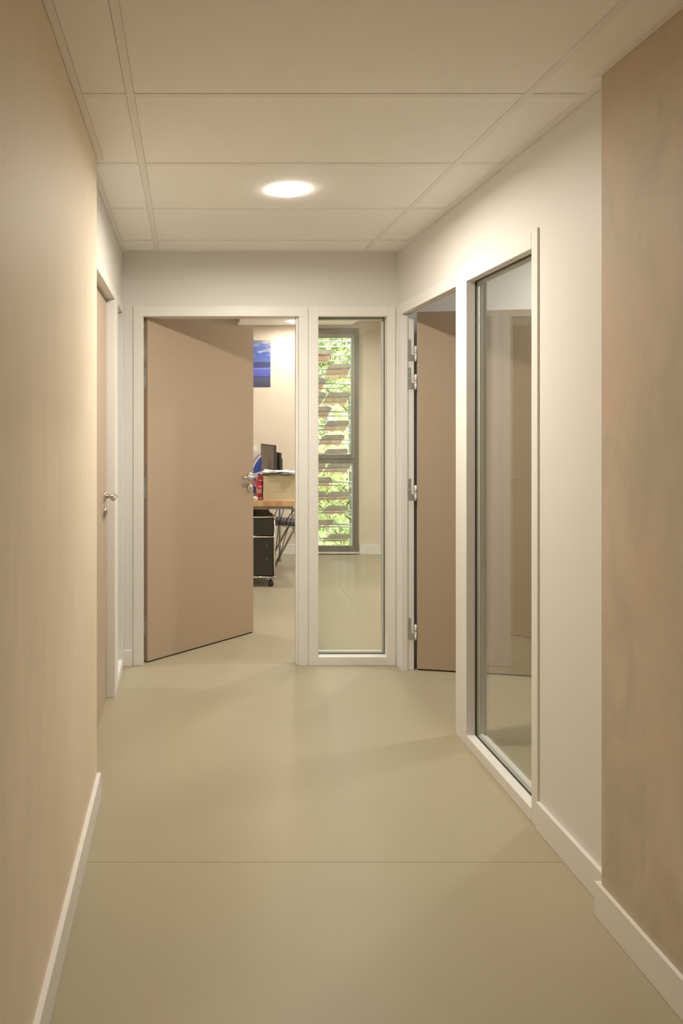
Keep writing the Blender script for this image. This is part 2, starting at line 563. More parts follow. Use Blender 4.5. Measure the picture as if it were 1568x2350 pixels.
t1 = setting('trim_1', 'white frame around the open office door at the hallway end', (0.2, F0, 0))
pieces(t1, 'jamb', [(-0.3098, -0.2519, F0, DO + 0.008, 0, HEAD), (0.6474, 0.7020, F0, DO + 0.008, 0, HEAD)])
pieces(t1, 'head', [(-0.3098, 0.7020, F0, DO + 0.008, HEAD, CASE)])
pieces(t1, 'door_stop', [(0.634, 0.6474, 4.335, 4.367, 0, HEAD)], M_TRIM, 0.001)
w1 = setting('window_1', 'tall narrow glass panel beside the open office door', (0.95, F0, 0))
pieces(w1, 'window_frame', [(0.7036, 0.7607, F0, DO + 0.008, 0, CASE), (1.1587, 1.2066, F0, DO + 0.008, 0, CASE),
                            (0.7607, 1.1587, F0, DO + 0.008, HEAD, CASE), (0.7607, 1.1587, F0, DO + 0.008, 0, 0.0495)])
def gasket(parent, axis, d0, d1, a0, a1, z0, z1, w=0.0035):
    bm = BM()
    for (p0, p1, q0, q1) in ((a0, a0 + w, z0, z1), (a1 - w, a1, z0, z1), (a0 + w, a1 - w, z0, z0 + w), (a0 + w, a1 - w, z1 - w, z1)):
        if axis == 'Y':
            add_box(bm, p0, p1, d0, d1, q0, q1)
        else:
            add_box(bm, d0, d1, p0, p1, q0, q1)
    obj('gasket', bm, M_DARK, parent)
gasket(w1, 'Y', 4.362, 4.368, 0.7607, 1.1587, 0.0495, HEAD)
boxobj('pane', (0.7610, 1.1584, 4.369, 4.376, 0.0498, HEAD - 0.0003), M_GLASS, w1)
pieces(w1, 'glazing_bead', [(0.7607, 0.773, 4.378, 4.40, 0.0495, HEAD), (1.1464, 1.1587, 4.378, 4.40, 0.0495, HEAD),
                            (0.773, 1.1464, 4.378, 4.40, 0.0495, 0.062), (0.773, 1.1464, 4.378, 4.40, HEAD - 0.0125, HEAD)], M_TRIM, 0.001)

# ------------------------------------------------------------------ left wall: door frame (trim_2), sidelight (window_2)
XF = XL + 0.008
t2 = setting('trim_2', 'white frame of the closed door on the left wall', (XF, 3.4, 0))
pieces(t2, 'jamb', [(-0.47, XF, 2.84, LD0, 0, HEAD + 0.017), (-0.47, XF, LD1, 3.884, 0, HEAD + 0.017)])
pieces(t2, 'head', [(-0.47, XF, 2.84, 3.884, HEAD + 0.017, CASE + 0.01)])
pieces(t2, 'door_stop', [(-0.47, -0.456, LD1 - 0.014, LD1, 0, HEAD + 0.017)], M_TRIM, 0.001)
w2 = setting('window_2', 'narrow glass panel beside the closed left door', (XF, 4.1, 0))
pieces(w2, 'window_frame', [(-0.47, XF, 3.886, LS0, 0, CASE + 0.01), (-0.47, XF, LS1, 4.303, 0, CASE + 0.01),
                            (-0.47, XF, LS0, LS1, HEAD + 0.017, CASE + 0.01), (-0.47, XF, LS0, LS1, 0, 0.0495)])
boxobj('pane', (-0.440, -0.433, LS0 + 0.0003, LS1 - 0.0003, 0.0498, HEAD + 0.0167), M_GLASS, w2)
gasket(w2, 'X', -0.4325, -0.427, LS0, LS1, 0.0495, HEAD + 0.017)

# ------------------------------------------------------------------ right wall: door frame (trim_3), sidelight (window_3)
XT = XR - 0.0065
t3 = setting('trim_3', 'white frame of the open door on the right wall', (XT, 3.8, 0))
pieces(t3, 'jamb', [(XT, 1.2495, RD1, 4.294, 0, HEAD), (1.2495, 1.289, RD1 + 0.013, 4.294, 0, HEAD), (XT, 1.292, 3.300, RD0, 0, HEAD)])
pieces(t3, 'head', [(XT, 1.2495, 3.300, 4.294, HEAD, CASE), (1.2495, 1.292, 3.300, 4.294, HEAD + 0.013, CASE)])
w3 = setting('window_3', 'tall glass panel in the right hallway wall reflecting the far frame', (XT, 2.93, 0))
pieces(w3, 'window_frame', [(XT, 1.305, RS1, 3.2985, 0, CASE), (XT, 1.305, 2.578, RS0, 0, CASE + 0.004),
                            (XT, 1.305, RS0, RS1, HEAD, CASE), (XT, 1.305, RS0, RS1, 0, 0.048)])
gasket(w3, 'X', 1.2525, 1.2585, RS0, RS1, 0.048, HEAD)
boxobj('pane', (1.2590, 1.2660, RS0 + 0.0003, RS1 - 0.0003, 0.0483, HEAD - 0.0003), M_GLASS, w3)
pieces(w3, 'glazing_bead', [(1.2670, 1.284, RS1 - 0.012, RS1, 0.048, HEAD), (1.2670, 1.284, RS0, RS0 + 0.012, 0.048, HEAD),
                            (1.2670, 1.284, RS0 + 0.012, RS1 - 0.012, 0.048, 0.060), (1.2670, 1.284, RS0 + 0.012, RS1 - 0.012, HEAD - 0.012, HEAD)], M_TRIM, 0.001)

# ------------------------------------------------------------------ doors.  Local frame: x along the leaf from its hinge edge, -y = hall face, z up
def leaf_mesh(w, th, z0, z1, bev=0.0015):
    bm = BM()
    add_box(bm, 0, w, 0, th, z0, z1, bev=bev)
    return bm

def handle_parts(root, x, zc, zk, y0, s, lever=-0.12, key=False):
    """Rose, neck and lever on the face at y0 (s = -1: hall side, +1: far side); key rose below."""
    bm = BM()
    add_lathe(bm, [(0.002, y0 + s * 0.0095), (0.022, y0 + s * 0.0095), (0.026, y0 + s * 0.006), (0.026, y0)], 28, (x, 0, zc), 'Y')
    h = obj('door_handle', bm, M_STEEL, root, False)
    bm = BM()
    yo = y0 + s * 0.055
    pts = [(x, y0 + s * 0.004, zc), (x, yo, zc)]
    add_tube(bm, pts, 0.0105, 16)
    obj('neck', bm, M_STEEL, h, False)
    bm = BM()
    add_tube(bm, [(x + 0.0105 * (1 if lever < 0 else -1), yo, zc), (x + lever, yo, zc)], 0.0105, 16)
    obj('lever', bm, M_STEEL, h, False)
    bm = BM()
    add_lathe(bm, [(0.002, y0 + s * 0.0095), (0.022, y0 + s * 0.0095), (0.026, y0 + s * 0.006), (0.026, y0)], 28, (x, 0, zk), 'Y')
    k = obj('lock_plate', bm, M_STEEL, root, False)
    bm = BM()
    add_lathe(bm, [(0.002, y0 + s * 0.0135), (0.0085, y0 + s * 0.0135), (0.0085, y0 + s * 0.009)], 16, (x, 0, zk + 0.005), 'Y')
    add_box(bm, x - 0.004, x + 0.004, min(y0 + s * 0.009, y0 + s * 0.013), max(y0 + s * 0.009, y0 + s * 0.013), zk - 0.015, zk)
    obj('lock_cylinder', bm, M_ZINC, k, False)
    bm = BM()
    add_box(bm, x - 0.001, x + 0.001, min(y0 + s * 0.0135, y0 + s * 0.0142), max(y0 + s * 0.0135, y0 + s * 0.0142), zk + 0.000, zk + 0.010)
    obj('keyhole', bm, M_DARK, k, False)
    if key:
        bm = BM()
        add_box(bm, x - 0.0012, x + 0.0012, min(y0 + s * 0.014, y0 + s * 0.034), max(y0 + s * 0.014, y0 + s * 0.024), zk - 0.003, zk + 0.003)
        add_lathe(bm, [(0.002, -0.0013), (0.009, -0.0013), (0.009, 0.0013), (0.002, 0.0013)], 16, (x, y0 + s * 0.026, zk - 0.008), 'X')
        obj('key', bm, M_ZINC, k, False)

# office door: hinged left, opened 42.7 degrees into the office
d1 = thing('door_1', (-0.2293, 4.3545, 0), 'open tan door at the hallway end with steel lever handle', 'door', math.atan2(0.6236, 0.6749), kind='structure')
o = obj('door_leaf', leaf_mesh(0.919, 0.04, 0.008, 2.034), M_DOOR, d1, False)
bm = BM()
add_box(bm, -0.0012, 0.0, 0.001, 0.039, 0.009, 2.033)
obj('edge_band', bm, M_EDGE, d1, False)
bm = BM()
add_box(bm, 0.002, 0.917, 0.008, 0.032, 0.0015, 0.008)
obj('drop_seal', bm, M_DARK, d1, False)
for zc in (1.826, 1.662, 1.020, 0.214):
    bm = BM()
    prof = []
    for k in range(9):
        a = math.pi * k / 8
        prof.append((0.020 + 0.0055 * math.cos(a), zc + 0.058 + 0.0055 * math.sin(a)))
    prof += [(0.0145, zc - 0.058), (0.017, zc - 0.062), (0.023, zc - 0.062), (0.0255, zc - 0.058)]
    add_prism(bm, prof, -0.0030, -0.0012, 'X')
    add_box(bm, -0.0030, -0.0012, 0.0255, 0.0385, zc - 0.038, zc + 0.020)
    hg = obj('hinge', bm, M_ZINC, d1, False)
    bm = BM()
    for dz in (-0.045, -0.02, 0.012, 0.05):
        add_lathe(bm, [(0.0005, -0.0036), (0.0025, -0.0036), (0.003, -0.0029)], 10, (0, 0.020, zc + dz), 'X')
    obj('screw', bm, M_STEEL, hg, False)
handle_parts(d1, 0.8814, 1.046, 0.968, 0.0, -1)
handle_parts(d1, 0.8814, 1.046, 0.968, 0.04, 1)
# the latch plate in the free edge
bm = BM()
add_box(bm, 0.919, 0.9202, 0.009, 0.031, 0.90, 1.13)
obj('latch_plate', bm, M_STEEL, d1, False)

# right door: hinged at the far jamb, open 80 degrees into the side room
d2 = thing('door_2', (1.3098, 4.2236, 0), 'open tan door in the right wall with hinges at its far jamb', 'door', -math.radians(10.3), kind='structure')
obj('door_leaf', leaf_mesh(0.875, 0.04, 0.008, 2.033), M_DOOR, d2, False)
bm = BM()
add_box(bm, 0.002, 0.873, 0.008, 0.032, 0.0015, 0.008)
obj('drop_seal', bm, M_DARK, d2, False)
bm = BM()
add_box(bm, -0.0012, 0.0, 0.001, 0.039, 0.009, 2.032)
obj('edge_band', bm, plain('lit_edge_band', (0.62, 0.60, 0.58), 0.5), d2, False)  # edge coloured pale to stand for light from the side room
handle_parts(d2, 0.815, 1.046, 0.968, 0.0, -1)
# hinges screwed to the jamb face that looks at the camera
JY = RD1 + 0.013
for zc in (1.817, 1.657, 1.027, 0.237):
    bm = BM()
    x0, x1, xb = 1.2585, 1.2725, 1.288
    z0, z1 = zc - 0.063, zc + 0.063
    poly = [(x0 + 0.004, z0), (xb, z0 + 0.002), (xb, z0 + 0.034), (x1 + 0.003, z0 + 0.037), (x1, z0 + 0.041)]
    for k in range(7):
        a = math.pi * k / 6
        poly.append((0.5 * (x0 + x1) + 0.007 * math.cos(a), z1 - 0.007 + 0.007 * math.sin(a)))
    poly += [(x0, z0 + 0.004)]
    add_prism(bm, poly, JY - 0.0022, JY, 'Y')
    hg = obj('hinge', bm, M_ZINC, t3)
    bm = BM()
    for (sx, sz) in ((1.2655, z1 - 0.008), (1.2655, z0 + 0.062), (1.2655, z0 + 0.010), (1.277, z0 + 0.026)):
        add_lathe(bm, [(0.0005, JY - 0.0034), (0.0026, JY - 0.0032), (0.003, JY - 0.0022)], 10, (sx, 0, sz), 'Y')
    sub('screw', bm, M_STEEL, hg, t3)
    bm = BM()
    for (za, zb, r) in ((z0 - 0.001, z0 + 0.034, 0.0062), (z0 + 0.0345, z0 + 0.042, 0.0078), (z0 + 0.0425, z0 + 0.085, 0.0066)):
        add_tube(bm, [(1.2965, JY - 0.004, za), (1.2965, JY - 0.004, zb)], r, 14)
    sub('knuckle', bm, M_NYLON, hg, t3)

# left door: closed, face 4 cm back from the frame.  leaf x runs along +depth (rotation 90 degrees), hall face looks to +X
d3 = thing('door_3', (-0.412, LD0 + 0.003, 0), 'closed tan door in the left wall with steel lever handle', 'door', math.pi / 2, kind='structure')
obj('door_leaf', leaf_mesh(LD1 - LD0 - 0.009, 0.04, 0.008, HEAD + 0.012), M_DOOR, d3, False)
handle_parts(d3, 3.722 - LD0 - 0.003, 1.037, 0.958, 0.0, -1, -0.135)

# ------------------------------------------------------------------ office window (window_4)
w4 = setting('window_4', 'tall grey aluminium office window in two sections', (1.565, DW - 0.03, 0.0))
YA, YB = DW - 0.025, DW + 0.045
WX0, WX1 = 1.307, 1.827
pieces(w4, 'window_frame', [(WX0, WX0 + 0.05, YA, YB, 0.030, 2.400), (WX1 - 0.045, WX1, YA, YB, 0.030, 2.400),
                            (WX0 + 0.05, WX1 - 0.045, YA, YB, 2.350, 2.400), (WX0 + 0.05, WX1 - 0.045, YA, YB, 0.030, 0.078)], M_ALU, 0.002)
pieces(w4, 'transom', [(WX0 + 0.05, WX1 - 0.045, YA, YB, 0.972, 1.018)], M_ALU, 0.002)
# opening sash in the upper half
pieces(w4, 'sash', [(WX0 + 0.05, WX0 + 0.083, YA - 0.012, YB - 0.01, 1.019, 2.349), (WX1 - 0.078, WX1 - 0.045, YA - 0.012, YB - 0.01, 1.019, 2.349),
                    (WX0 + 0.083, WX1 - 0.078, YA - 0.012, YB - 0.01, 2.306, 2.349), (WX0 + 0.083, WX1 - 0.078, YA - 0.012, YB - 0.01, 1.019, 1.064)], M_ALU, 0.002)
def spacer(a0, a1, z0, z1, y):
    bm = BM()
    w = 0.006
    for b in ((a0, a0 + w, z0, z1), (a1 - w, a1, z0, z1), (a0, a1, z0, z0 + w), (a0, a1, z1 - w, z1)):
        add_box(bm, b[0], b[1], y, y + 0.008, b[2], b[3])
    obj('glazing_bead', bm, M_SPACER, w4)
spacer(WX0 + 0.083, WX1 - 0.078, 1.064, 2.306, YA + 0.010)
spacer(WX0 + 0.05, WX1 - 0.066, 0.092, 0.972, YA + 0.010)
pieces(w4, 'lower_bead', [(WX1 - 0.066, WX1 - 0.045, YA + 0.006, YB - 0.01, 0.078, 0.972), (WX0 + 0.05, WX1 - 0.066, YA + 0.006, YB - 0.01, 0.078, 0.092)], M_ALU, 0.001)
boxobj('pane', (WX0 + 0.0832, WX1 - 0.0782, YA + 0.02, YA + 0.026, 1.0642, 2.3058), M_GLASS, w4)
boxobj('pane', (WX0 + 0.0502, WX1 - 0.0662, YA + 0.02, YA + 0.026, 0.0922, 0.9718), M_GLASS, w4)
boxobj('sill', (WX0, WX1, DW - 0.03, DW + 0.10, 0.012, 0.029), M_TRIM, w4, 0.001)

# ------------------------------------------------------------------ poster: a seascape under clouds
def poster_material():
    m, n, l, p = new_mat('sea_print')
    p.inputs['Roughness'].default_value = 0.35
    tc = n.new('ShaderNodeTexCoord')
    sp = n.new('ShaderNodeSeparateXYZ')
    l.new(tc.outputs['Generated'], sp.inputs[0])
    mp = n.new('ShaderNodeMapping')
    mp.inputs['Scale'].default_value = (3.0, 1, 13)
    l.new(tc.outputs['Generated'], mp.inputs[0])
    nz = n.new('ShaderNodeTexNoise')
    nz.inputs['Scale'].default_value = 1.5
    nz.inputs['Detail'].default_value = 6
    l.new(mp.outputs[0], nz.inputs['Vector'])
    off = n.new('ShaderNodeMath')
    off.operation = 'MULTIPLY_ADD'
    off.inputs[1].default_value = 0.045
    l.new(nz.outputs[0], off.inputs[0])
    l.new(sp.outputs['Z'], off.inputs[2])
    r = n.new('ShaderNodeValToRGB')
    e = r.color_ramp.elements
    e[0].position, e[0].color = 0.0, (0.05, 0.055, 0.10, 1)
    e[1].position, e[1].color = 1.0, (0.20, 0.24, 0.42, 1)
    for pos, c in ((0.20, (0.085, 0.09, 0.17)), (0.245, (0.06, 0.065, 0.17)), (0.26, (0.085, 0.11, 0.47)), (0.40, (0.10, 0.125, 0.50)),
                   (0.425, (0.22, 0.25, 0.55)), (0.44, (0.055, 0.065, 0.21)), (0.555, (0.05, 0.06, 0.18)), (0.568, (0.11, 0.15, 0.40)),
                   (0.72, (0.06, 0.115, 0.42)), (0.87, (0.09, 0.15, 0.44))):
        x = e.new(pos)
        x.color = (*c, 1)
    l.new(off.outputs[0], r.inputs[0])
    # clouds in the upper part
    mp2 = n.new('ShaderNodeMapping')
    mp2.inputs['Scale'].default_value = (2.2, 1, 7)
    l.new(tc.outputs['Generated'], mp2.inputs[0])
    c1 = n.new('ShaderNodeTexNoise')
    c1.inputs['Scale'].default_value = 1.3
    c1.inputs['Detail'].default_value = 5
    c1.inputs['Distortion'].default_value = 0.5
    l.new(mp2.outputs[0], c1.inputs['Vector'])
    cr = n.new('ShaderNodeValToRGB')
    cr.color_ramp.elements[0].position = 0.50
    cr.color_ramp.elements[0].color = (0, 0, 0, 1)
    cr.color_ramp.elements[1].position = 0.66
    cr.color_ramp.elements[1].color = (1, 1, 1, 1)
    l.new(c1.outputs[0], cr.inputs[0])
    sk = n.new('ShaderNodeMapRange')
    sk.inputs[1].default_value = 0.62
    sk.inputs[2].default_value = 0.72
    l.new(sp.outputs['Z'], sk.inputs[0])
    ml = n.new('ShaderNodeMath')
    ml.operation = 'MULTIPLY'
    l.new(cr.outputs[0], ml.inputs[0])
    l.new(sk.outputs[0], ml.inputs[1])
    mx = n.new('ShaderNodeMix')
    mx.data_type = 'RGBA'
    l.new(ml.outputs[0], mx.inputs[0])
    l.new(r.outputs[0], mx.inputs[6])
    mx.inputs[7].default_value = (0.42, 0.42, 0.47, 1)
    l.new(mx.outputs[2], p.inputs['Base Color'])
    return m
po = boxobj('poster', (0.50, 0.890, DW - 0.003, DW - 0.0002, 1.780, 2.278), poster_material())
tag(po, 'blue seascape poster with clouds and surf on the office wall', 'poster')

# ------------------------------------------------------------------ desk
def wood(name, a, b):
    m, n, l, p = new_mat(name)
    p.inputs['Roughness'].default_value = 0.45
    tc = n.new('ShaderNodeTexCoord')
    mp = n.new('ShaderNodeMapping')
    mp.inputs['Scale'].default_value = (30, 2.0, 30)
    l.new(tc.outputs['Object'], mp.inputs[0])
    nz = n.new('ShaderNodeTexNoise')
    nz.inputs['Scale'].default_value = 2.0
    nz.inputs['Detail'].default_value = 6
    nz.inputs['Distortion'].default_value = 1.5
    l.new(mp.outputs[0], nz.inputs['Vector'])
    r = n.new('ShaderNodeValToRGB')
    r.color_ramp.elements[0].position = 0.35
    r.color_ramp.elements[0].color = (*a, 1)
    r.color_ramp.elements[1].position = 0.7
    r.color_ramp.elements[1].color = (*b, 1)
    l.new(nz.outputs[0], r.inputs[0])
    l.new(r.outputs[0], p.inputs['Base Color'])
    return m
WOODS = [wood('pine_pale', (0.56, 0.36, 0.18), (0.70, 0.49, 0.27)), wood('pine_mid', (0.50, 0.30, 0.14), (0.63, 0.41, 0.21)),
         wood('pine_rose', (0.46, 0.25, 0.12), (0.58, 0.35, 0.19))]
M_TUBE = plain('desk_tube_grey', (0.25, 0.23, 0.185), 0.4, metal=0.2)
DX0, DX1, DY0, DY1 = -0.48, 0.960, 6.305, 7.56
TT, TB = 0.740, 0.692
desk = thing('desk', (0.24, 6.93, 0), 'wooden desk of glued pine strips on grey tubular frames in the office', 'desk')
x = DX0
k = 0
while x < DX1 - 0.001:
    w = min(random.choice((0.022, 0.034, 0.046, 0.058)), DX1 - x)
    if DX1 - x - w < 0.015:
        w = DX1 - x
    prof = [(x + 0.0002, TT), (x + 0.0002, TB + random.uniform(0, 0.004))]
    nk = max(1, int(w / 0.014))
    for q in range(nk):
        c0 = x + (q + random.uniform(0.25, 0.6)) * w / nk
        hw = random.uniform(0.0015, 0.003)
        prof += [(c0 - hw, TB), (c0 - hw * 0.6, TB + random.uniform(0.003, 0.010)), (c0 + hw * 0.6, TB + random.uniform(0.003, 0.010)), (c0 + hw, TB)]
    prof += [(x + w - 0.0002, TB + 0.001), (x + w - 0.0002, TT)]
    bm = BM()
    add_prism(bm, prof, DY0 + random.uniform(0, 0.0015), DY1, 'Y')
    obj('plank', bm, WOODS[random.choice((0, 0, 1, 0, 2))], desk)
    x += w
    k += 1
def arch(y, r=0.0115, R=0.075):
    pts = [(-0.46, y, 0.0), (-0.46, y, TB - 0.0125 - R)]
    for q in range(1, 8):
        a = math.pi / 2 * q / 8
        pts.append((-0.46 + R - R * math.cos(a), y, TB - 0.0125 - R + R * math.sin(a)))
    pts += [(-0.46 + R, y, TB - 0.0125), (0.938 - R, y, TB - 0.0125)]
    for q in range(1, 8):
        a = math.pi / 2 * q / 8
        pts.append((0.938 - R + R * math.sin(a), y, TB - 0.0125 - R + R * math.cos(a)))
    pts += [(0.938, y, TB - 0.0125 - R), (0.938, y, 0.0)]
    bm = BM()
    add_tube(bm, pts, r, 12)
    return bm
obj('leg_frame', arch(6.325), M_TUBE, desk)
obj('leg_frame', arch(7.52), plain('rear_tube_pale', (0.46, 0.50, 0.52), 0.35, metal=0.3), desk)['label'] = 'pale blue-grey rear tube frame'
pieces(desk, 'rail', [(0.70, 0.722, 6.337, 7.508, TB - 0.026, TB - 0.002), (-0.30, -0.278, 6.337, 7.508, TB - 0.026, TB - 0.002)], M_TUBE, 0.001)

# ------------------------------------------------------------------ drawer pedestal
M_BLACK = plain('black_panel', (0.038, 0.033, 0.025), 0.38, var=0.05)
M_WHEEL = plain('black_wheel', (0.025, 0.023, 0.021), 0.5)
PX0, PX1, PY0, PY1 = 0.350, 0.748, 6.362, 6.862
Z0, Z1, Z2 = 0.083, 0.427, 0.596
ped = thing('drawer_pedestal', (0.549, 6.61, 0), 'black drawer pedestal with chrome tube edges on casters under the desk', 'cabinet')
bm = BM()
R = 0.0085
for zz in (Z0, Z1, Z2):
    for (a, b) in (((PX0, PY0), (PX1, PY0)), ((PX1, PY0), (PX1, PY1)), ((PX1, PY1), (PX0, PY1)), ((PX0, PY1), (PX0, PY0))):
        add_tube(bm, [(*a, zz), (*b, zz)], R, 12)
for (xx, yy) in ((PX0, PY0), (PX1, PY0), (PX1, PY1), (PX0, PY1)):
    add_tube(bm, [(xx, yy, Z0), (xx, yy, Z2)], R, 12)
obj('tube_frame', bm, M_CHROME, ped)
for zz in (Z0, Z1, Z2):
    for (xx, yy) in ((PX0, PY0), (PX1, PY0), (PX1, PY1), (PX0, PY1)):
        bm = BM()
        bmesh.ops.create_uvsphere(bm, u_segments=14, v_segments=8, radius=0.0128, matrix=Matrix.Translation((xx, yy, zz)))
        obj('ball_joint', bm, M_CHROME, ped, True, True)
pieces(ped, 'side_panel', [(PX0 - 0.003, PX0 + 0.003, PY0 + 0.008, PY1 - 0.008, Z0 + 0.008, Z2 - 0.008), (PX1 - 0.003, PX1 + 0.003, PY0 + 0.008, PY1 - 0.008, Z0 + 0.008, Z2 - 0.008)], M_BLACK, 0.001)
pieces(ped, 'top_panel', [(PX0 + 0.007, PX1 - 0.007, PY0 + 0.007, PY1 - 0.007, Z2 - 0.003, Z2 + 0.003)], M_BLACK, 0.001)
pieces(ped, 'back_panel', [(PX0 + 0.008, PX1 - 0.008, PY1 - 0.003, PY1 + 0.003, Z0 + 0.008, Z2 - 0.008)], M_BLACK, 0.001)
pieces(ped, 'bottom_panel', [(PX0 + 0.007, PX1 - 0.007, PY0 + 0.007, PY1 - 0.007, Z0 - 0.003, Z0 + 0.003)], M_BLACK, 0.001)
up = boxobj('drawer', (PX0 + 0.010, PX1 - 0.0105, PY0 + 0.001, PY0 + 0.02, Z1 + 0.012, Z2 - 0.010), M_BLACK, ped, 0.0015)
lowd = boxobj('drawer', (PX0 + 0.010, PX1 - 0.0105, PY0 + 0.001, PY0 + 0.02, Z0 + 0.012, Z1 - 0.010), M_BLACK, ped, 0.0015)
for zz in (0.353, 0.240):
    bm = BM()
    add_lathe(bm, [(0.0005, PY0 - 0.006), (0.003, PY0 - 0.006), (0.0036, PY0 - 0.004), (0.0028, PY0 + 0.002)], 12, (0.683, 0, zz), 'Y')
    sub('knob', bm, M_CHROME, lowd, ped)
for (xx, yy) in ((PX1 - 0.028, PY0 + 0.025), (PX0 + 0.028, PY0 + 0.025), (PX1 - 0.028, PY1 - 0.025), (PX0 + 0.028, PY1 - 0.025)):
    bm = BM()
    add_tube(bm, [(xx, yy, 0.050), (xx, yy, Z0 - 0.004)], 0.006, 10)
    poly = [(xx - 0.020 * math.cos(math.pi * q / 8), 0.034 + 0.024 * math.sin(math.pi * q / 8)) for q in range(9)]
    add_prism(bm, poly, yy - 0.004, yy + 0.004, 'Y')
    add_prism(bm, [(xx - 0.020, 0.046), (xx - 0.042, 0.058), (xx - 0.044, 0.050), (xx - 0.022, 0.036)], yy - 0.006, yy + 0.006, 'Y')
    c = obj('caster', bm, M_WHEEL, ped)
    bm = BM()
    add_lathe(bm, [(0.004, yy - 0.018), (0.019, yy - 0.017), (0.025, yy - 0.011), (0.025, yy - 0.005), (0.022, yy - 0.0045)], 24, (xx, 0, 0.025), 'Y')
    add_lathe(bm, [(0.022, yy + 0.0045), (0.025, yy + 0.005), (0.025, yy + 0.011), (0.019, yy + 0.017), (0.004, yy + 0.018)], 24, (xx, 0, 0.025), 'Y')
    sub('wheel', bm, M_WHEEL, c, ped)
ad = thing('power_adapter', (0.51, 6.50, 0.599), 'small black box lying on top of the black pedestal', 'adapter')
bm = BM()
add_box(bm, -0.10, 0.088, -0.03, 0.03, 0.0, 0.032, bev=0.004, seg=2)
obj('housing', bm, M_WHEEL, ad, False)
bm = BM()
add_tube(bm, [(-0.10, 0, 0.016), (-0.13, 0.03, 0.006), (-0.145, 0.12, 0.0035), (-0.10, 0.25, 0.0035)], 0.0035, 8)
obj('lead', bm, M_WHEEL, ad, False)

# ------------------------------------------------------------------ things on the desk
M_CREAM = plain('cream_board', (0.60, 0.52, 0.345), 0.7, var=0.03, scale=20)
M_PAPER = plain('white_paper', (0.82, 0.80, 0.77), 0.7, var=0.02)
box = thing('ribbed_box', (0.81, 6.48, TT), 'cream box with horizontal ribs standing at the desk edge', 'box')
# ribbed body: stacked boards with fine recessed joints
prof = []
H = 0.207
nr = 11
y_f, y_b = -0.122, 0.122
front, back = [], []
for q in range(nr):
    a, b = H * q / nr, H * (q + 1) / nr
    front += [(y_f, a + 0.0022), (y_f, b - 0.0010), (y_f + 0.0022, b - 0.0004), (y_f + 0.0022, b + 0.0012)]
    back += [(y_b, a + 0.0022), (y_b, b - 0.0010)]
bm = BM()
add_prism(bm, [(y_f, 0)] + front[:-2] + back[::-1] + [(y_b, 0)], -0.156, 0.156, 'X')
obj('body', bm, M_CREAM, box, False)
bm = BM()
add_box(bm, -0.157, 0.157, -0.123, 0.123, H, H + 0.003)
obj('lid', bm, M_CREAM, box, False)

M_REDS = [plain('dark_red_wrap', (0.34, 0.012, 0.020), 0.3), plain('red_wrap', (0.50, 0.035, 0.045), 0.3),
          plain('rose_wrap', (0.60, 0.30, 0.27), 0.3), plain('crimson_wrap', (0.52, 0.02, 0.085), 0.3)]
def packet(loc, size, rot, mat, label, tilt=0.0):
    t = thing('paper_packet', loc, label, 'packet', rot)
    w, d, h = size
    bm = BM()
    add_box(bm, -w / 2, w / 2, -d / 2, d / 2, 0, h, bev=0.004, seg=2)
    for v in bm.verts:
        v.co.x += v.co.z * tilt
        v.co.z += 0.0012 * math.sin(v.co.y * 60) * (1 if v.co.z > 0.02 else 0)
    obj('wrapper', bm, mat, t, False)
    bm = BM()
    add_box(bm, -w * 0.30, w * 0.30, -d / 2 - 0.0008, -d / 2 + 0.001, h * 0.12, h * 0.42)
    add_box(bm, -w / 2 - 0.0008, -w / 2 + 0.001, -d * 0.30, d * 0.30, h * 0.12, h * 0.42)
    for v in bm.verts:
        v.co.x += v.co.z * tilt
    obj('label_strip', bm, M_REDS[2], t, False)
    return t
packet((0.631, 6.49, TT), (0.042, 0.20, 0.053), 0.03, M_REDS[0], 'dark red paper packet at the bottom of the stack beside the cream box')
packet((0.629, 6.49, TT + 0.054), (0.043, 0.20, 0.046), -0.04, M_REDS[2], 'pale rose paper packet second from the bottom of the red stack')
packet((0.624, 6.48, TT + 0.101), (0.050, 0.20, 0.050), 0.05, M_REDS[3], 'crimson paper packet jutting left, third in the red stack', -0.22)
packet((0.631, 6.49, TT + 0.153), (0.042, 0.20, 0.050), 0.0, M_REDS[1], 'bright red paper packet on top of the red stack beside the box')

def sheet(loc, rot, w, d, curl, seed, label):
    rnd = random.Random(seed)
    bm = BM()
    nx, ny = 9, 11
    g = [[None] * (ny + 1) for _ in range(nx + 1)]
    ph = [rnd.uniform(0, 6) for _ in range(4)]
    for i in range(nx + 1):
        for j in range(ny + 1):
            u, v = i / nx - 0.5, j / ny - 0.5
            z = 0.0015 + curl * (0.45 + 0.25 * math.sin(u * 7 + ph[0]) + 0.2 * math.sin(v * 6 + ph[1]) + 0.10 * math.sin((u + v) * 15 + ph[2]))
            e = max(0.0, abs(u) + abs(v) - 0.72)
            z += curl * 1.3 * e
            g[i][j] = bm.verts.new((u * w, v * d, max(0.0008, z)))
    top = []
    for i in range(nx):
        for j in range(ny):
            top.append(bm.faces.new([g[i][j], g[i + 1][j], g[i + 1][j + 1], g[i][j + 1]]))
    r = bmesh.ops.extrude_face_region(bm, geom=top)
    for v in [q for q in r['geom'] if isinstance(q, bmesh.types.BMVert)]:
        v.co.z += 0.0007
    o = obj('paper_sheet', bm, M_PAPER, None, True, True)
    o.location = loc
    o.rotation_euler = (0, 0, rot)
    return tag(o, label, 'paper', 'loose papers on the cream box')
PT = TT + H + 0.0035
